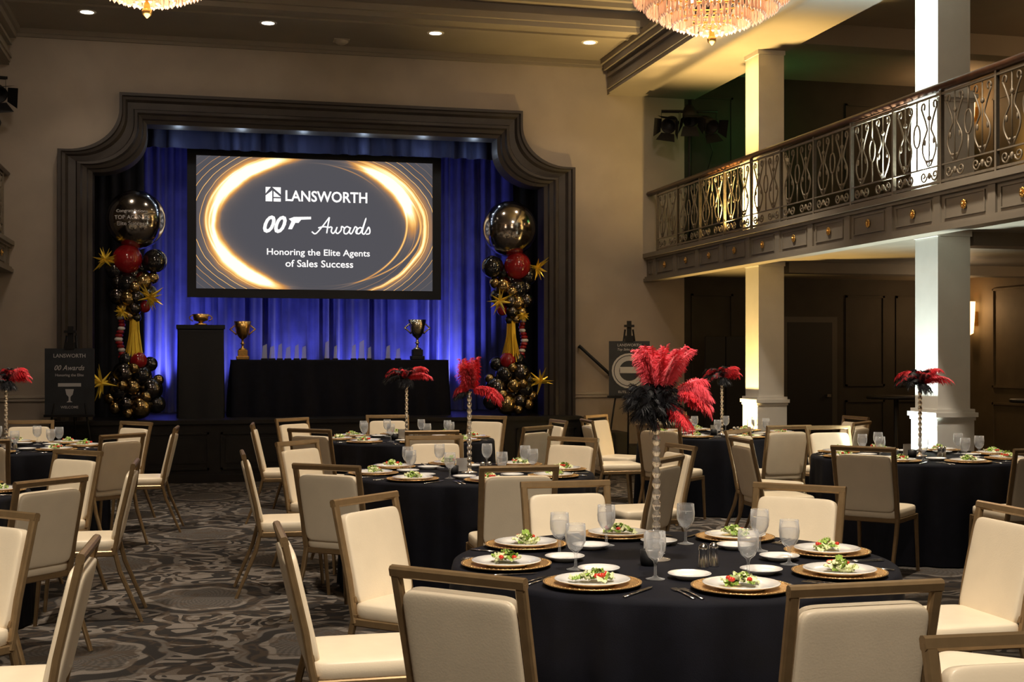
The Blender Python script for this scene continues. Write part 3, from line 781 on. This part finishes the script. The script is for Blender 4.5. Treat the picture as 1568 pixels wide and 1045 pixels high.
def plumeC(seed):
    r = random.Random(seed); a = MB(); stem(a, .60)
    for i in range(24): feather(a, (0, 0, .60), (1, r.uniform(-.5, .5), r.uniform(.4, 1.3)), r.uniform(.18, .29), .045, .40, 0 if i % 4 else 1, r, 30, **FB)
    for i in range(24): feather(a, (0, 0, .60), (-1, r.uniform(-.6, .6), r.uniform(.2, 1.1)), r.uniform(.15, .26), .042, .45, 0 if i % 4 == 0 else 2, r, 30, **FB)
    for i in range(22): feather(a, (0, 0, .60), (r.uniform(-.6, .6), r.uniform(-.6, .6), 1), r.uniform(.10, .16), .045, .3, 0 if i % 3 == 0 else 2, r, 26, **FB)
    for i in range(16): feather(a, (0, 0, .60), (r.uniform(-.6, .6), -.6, -.3), .11, .04, .3, 2, r, 20, **FB)
    return a.obj('feather_centerpiece', [m_red, m_redlit, m_blk, m_stem], data=True)
pA, pB, pC, pD = plumeA(), plumeB(), plumeC(4), plumeC(5)

tables = [
    (1.785, 4.72, pA, (), 0), (1.79, 8.65, pB, (), 1), (1.94, 12.4, pC, (), 1), (5.24, 12.4, pD, (45,), 1), (5.62, 9.25, pC, (45,), 1),
    (-1.85, 8.05, pC, (), 1), (-1.9, 4.5, pB, (), 1), (-1.68, 12.0, pD, (), 1)]
for ti, (tx, ty, pl, miss, jit) in enumerate(tables):
    place('banquet_table', tmesh, (tx, ty, 0), ti*.7)
    place('feather_centerpiece', pl, (tx-(.06 if ti == 0 else 0), ty+(.01 if ti == 0 else 0), TH), radians(-13.6)+(0 if ti < 2 else 0.1*ti))
    for i in range(8):
        an = radians(45*i); d = (cos(an), sin(an))
        if 45*i not in miss:
            j = (R.uniform(-.10, .10), R.uniform(-.06, .06)) if jit else (0, 0)
            rr_ = 1.20+j[1]
            place('dining_chair', chair, (tx+rr_*d[0], ty+rr_*d[1], 0), an+pi/2+j[0])
        def loc(r_, off, z): return (tx+r_*d[0]-off*d[1]*1, ty+r_*d[1]+off*d[0], z)
        ro = an+pi/2
        place('charger_plate', me_charger, loc(.665, 0, TH), ro)
        place('salad_plate', me_plate, loc(.665, 0, TH+.0065), ro)
        place('salad', me_salads[(i+ti) % 4], loc(.665, 0, TH+.018), ro+R.uniform(0, 6))
        place('water_goblet', me_goblet, loc(.43, .13, TH), 0)
        place('bread_plate', me_small, loc(.41, -.10+R.uniform(-.02, .02), TH), 0)
        place('fork', me_fork, loc(.70, -.195, TH), ro); place('fork', me_fork, loc(.69, -.222, TH), ro)
        place('table_knife', me_knife, loc(.70, .195, TH), ro)
    place('salt_shaker', me_shaker, (tx+.05, ty-.20, TH)); place('salt_shaker', me_shaker, (tx+.10, ty-.18, TH))
    place('sugar_caddy', me_votive, (tx-.13, ty-.1, TH)); place('table_card', me_card, (tx-.02, ty+.16, TH), .3)
place('dining_chair', chair, (1.78, 2.24, 0), pi-.05)

# ------------------------------------------------------------------ chandeliers
def chand():
    a = MB(); a.sweep([(0, 0, .5), (0, 0, 2.0)], csec(.015, 8), mat=1)
    a.lathe([(0, 2.0), (.12, 2.0), (.10, 1.95), (.03, 1.92)], 20, 1)
    r_ = random.Random(2)
    tiers = [(.68, .62, 90, .18), (.64, .50, 84, .17), (.57, .40, 74, .16), (.48, .31, 62, .15), (.38, .23, 50, .13), (.28, .165, 38, .11), (.18, .11, 24, .09), (.08, .07, 10, .07)]
    for rr_, z, n_, l in tiers:
        a.sweep([(rr_*cos(2*pi*i/40), rr_*sin(2*pi*i/40), z) for i in range(40)], rsec(.012, .018, .003), mat=1, closed=True)
        for i in range(n_):
            an = 2*pi*(i+r_.uniform(-.2, .2))/n_; x0, y0 = rr_*cos(an), rr_*sin(an)
            a.lathe([(0, 0), (.010, -.012), (.012, -l*.6), (.017, -l*.8), (0, -l)], 5, 0, (x0, y0, z), False)
    a.lathe([(0, -.08), (.03, -.055), (.035, -.03), (.02, .0), (.01, .06)], 12, 1)
    for i in range(12): an = 2*pi*i/12; a.sell((.40*cos(an), .40*sin(an), .52), (.04, .04, .09), 1, 1, 2, 10, 6)
    for i in range(6): an = 2*pi*i/6; a.sell((.18*cos(an), .18*sin(an), .3), (.04, .04, .07), 1, 1, 2, 10, 6)
    for i in range(6): an = 2*pi*i/6; a.sweep([(0, 0, .62), (.68*cos(an), .68*sin(an), .62)], csec(.008, 5), mat=1)
    return a.obj('chandelier', [m_shell, m_gold, m_bulb], data=True)
ch = chand()
place('chandelier', ch, (3.64, 8.8, 3.93)); place('chandelier', ch, (-.36, 8.9, 3.905))

for x_, y_, z_ in [(-1.31, 15.7, 5.6), (.77, 15.7, 5.6), (2.82, 15.7, 5.6), (4.82, 15.7, 5.6)]:
    a = MB(); a.lathe([(.11, 0), (.10, -.012), (.075, -.006)], 24, 0); a.lathe([(.075, -.006), (0, -.004)], 24, 1)
    a.obj('recessed_downlight', [m_white, m_emit], (x_, y_, z_))
    light('downlight_beam', 'SPOT', (x_, y_, z_-.03), 38, (1, .80, .58), .06, (x_, y_+.1, 0), 100, .9)
a = MB(); a.lathe([(0, -.05), (.05, -.05), (.08, -.03), (.085, 0)], 20, 0); a.box(-.1, .1, -.1, .1, -.008, 0); a.obj('smoke_detector', [m_trimw], (1.72, 16.35, 5.6))

for z_ in (2.1, 4.95):
    for y_ in (15.85, 12.2, 8.6):
        a = MB()
        a.lathe([(0, -.24), (.07, -.2), (.085, 0), (.095, .24), (.08, .24), (.07, 0)], 16, 0); a.box(.05, .12, -.05, .05, -.1, .1, 1)
        a.obj('wall_sconce', [m_sconce, m_gold], (XR-.12, y_, z_))
        light('sconce_glow', 'POINT', (XR-.28, y_, z_+.15), 15, (1, .6, .28), .08)

def lstand(loc, rot):
    a = MB()
    a.sweep([(0, 0, .35), (0, 0, 2.2)], csec(.02, 8))
    for i in range(3): an = 2*pi*i/3; a.sweep([(0, 0, .5), (.32*cos(an), .32*sin(an), .02)], csec(.012, 6))
    a.sweep([(-.38, 0, 2.05), (.38, 0, 2.05)], csec(.018, 8), (0, 0, 1))
    for xx0, tilt in ((-.26, .5), (.0, .9), (.24, .6)):
        a.M = Matrix.Translation((xx0, -.02, 1.88+.12*(xx0 == 0))) @ Matrix.Rotation(tilt+pi/2, 4, 'X') @ Matrix.Rotation(xx0*1.5, 4, 'Y')
        a.lathe([(0, -.16), (.06, -.15), (.085, -.08), (.10, .0), (.105, .12), (.09, .12), (.085, .02), (0, 0)], 18, 0)
        for i in range(4):
            an = i*pi/2; M0 = a.M.copy(); a.M = M0 @ Matrix.Rotation(an, 4, 'Z') @ Matrix.Translation((.10, 0, .12)) @ Matrix.Rotation(.5, 4, 'Y')
            a.add([(0, -.09, 0), (0, .09, 0), (0, .13, .14), (0, -.13, .14)], [(0, 1, 2, 3)]); a.M = M0
        a.M = Matrix.Identity(4)
        a.sweep([(xx0-.12, 0, 1.88), (xx0-.12, 0, 2.03), (xx0+.12, 0, 2.03), (xx0+.12, 0, 1.88)], rsec(.02, .006), (0, 1, 0))
    a.sweep([(.2, -.05, 1.8), (.3, -.08, 1.5), (.22, -.05, 1.2), (.1, -.03, .95), (0, -.02, .8)], csec(.008, 5))
    a.obj('stage_light_stand', [m_black], loc, rot)
lstand((6.38, 16.2, 2.83), -.2); lstand((-2.62, 16.1, 2.83), .2)
a = MB(); a.box(-.3, .3, -.25, .25, 0, .75, 0, .02)
a.box(-.26, .26, -.26, -.24, .05, .7, 1); a.obj('loudspeaker', [m_black, m_bb], (6.85, 15.4, 2.825), .3)
a = MB()
for i in range(3): a.box(-.45+i*.31, -.15+i*.31-.01, -.02+.03*(i % 2), .02+.03*(i % 2), 0, 1.85, 0, .008)
a.obj('folding_screen', [m_black], (7.05, 16.2, 0))
for x_, y_ in ((8.3, 14.2), (9.2, 12.6)):
    a = MB(); a.lathe([(0, 1.05), (.35, 1.05), (.36, 1.06), (.36, 1.08), (.35, 1.09), (0, 1.09)], 24); a.lathe([(0, 0), (.25, 0), (.24, .03), (.03, .05), (.03, 1.05)], 16)
    a.obj('cocktail_table', [m_stagew], (x_, y_, 0))

# ------------------------------------------------------------------ lights
for x_, y_ in [(t[0], t[1]) for t in tables]:
    dx = -.9 if x_ > 5 else .5
    light('table_spot', 'SPOT', (x_+dx, y_-1.1, 5.8), 960, (1, .86, .68), .15, (x_+.05, y_, .6), 52, .9)
light('front_spot', 'SPOT', (.6, .6, 5.7), 1150, (1, .86, .69), .2, (1.2, 3.6, .5), 75, .9)
for x_, y_ in ((3.64, 8.8), (-.36, 8.9)): light('chandelier_glow', 'POINT', (x_, y_, 3.70), 45, (1, .78, .56), .35)
light('chandelier_uplight', 'POINT', (3.64, 8.8, 4.9), 30, (1, .68, .38), .2); light('chandelier_uplight', 'POINT', (-.36, 8.9, 4.9), 20, (1, .68, .38), .2)
for x_ in (-1.0, 4.2): light('wall_wash', 'SPOT', (x_, 11.2, 5.6), 115, (1, .82, .66), .2, (x_*1.1, 16.7, 2.8), 76, 1)
def uplight(x_, y_, z_, en, col, xc, yc):
    a = MB(); a.lathe([(0, 0), (.09, 0), (.09, .10), (.075, .10), (.07, .05), (0, .05)], 16, 0); a.obj('uplight', [m_black], (x_, y_, z_))
    light('uplight_beam', 'SPOT', (x_, y_, z_+.12), en, col, .05, (xc, yc, z_+2.1), 95, .7)
uplight(5.88, 14.05, 0, 1000, (1, .66, .22), 6.2, 14.0); uplight(6.12, 13.98, 2.825, 900, (1, .66, .22), 6.15, 13.95)
uplight(5.96, 10.27, 0, 1000, (.86, 1, .94), 6.2, 10.27); uplight(6.12, 10.27, 2.825, 600, (.86, 1, .94), 6.2, 10.27)
# added spots without fixtures, to brighten the upper column faces
light('column_fill', 'SPOT', (-2.1, 13.9, 4.9), 9000, (1, .62, .20), .08, (6.3, 14.0, 4.5), 9, .6)
light('column_fill', 'SPOT', (-2.1, 10.5, 4.9), 7000, (.88, 1, .95), .08, (6.3, 10.27, 4.45), 9, .6)
light('green_glow', 'POINT', (7.4, 16.0, 4.6), 4, (.1, 1, .25), .2)
light('aisle_glow', 'POINT', (8.6, 13.5, 2.3), 8, (1, .75, .5), .2)
for x_, en in ((-.55, 170), (.35, 65), (1.2, 75), (2.1, 80), (2.9, 65), (3.56, 170)):
    light('curtain_uplight', 'SPOT', (x_, 18.38, SZ+.08), en, (.38, .38, 1), .05, (x_, 18.80, SZ+1.6), 75, 1)
light('stage_wash', 'SPOT', (1.6, 12.5, 5.7), 60, (.8, .85, 1), .2, (1.6, 17.2, 1.5), 50, 1)
w = bpy.data.worlds.new('World'); bpy.context.scene.world = w; w.use_nodes = True
w.node_tree.nodes['Background'].inputs[0].default_value = (.1, .09, .08, 1); w.node_tree.nodes['Background'].inputs[1].default_value = .05

cam = bpy.data.cameras.new('Camera'); cam.sensor_width = 36; cam.lens = 45.0; cam.shift_y = .0169; cam.clip_end = 100
co = bpy.data.objects.new('Camera', cam); co.location = (0, 0, 1.55); co.rotation_euler = (radians(90), 0, radians(-13.6))
COL.objects.link(co); bpy.context.scene.camera = co
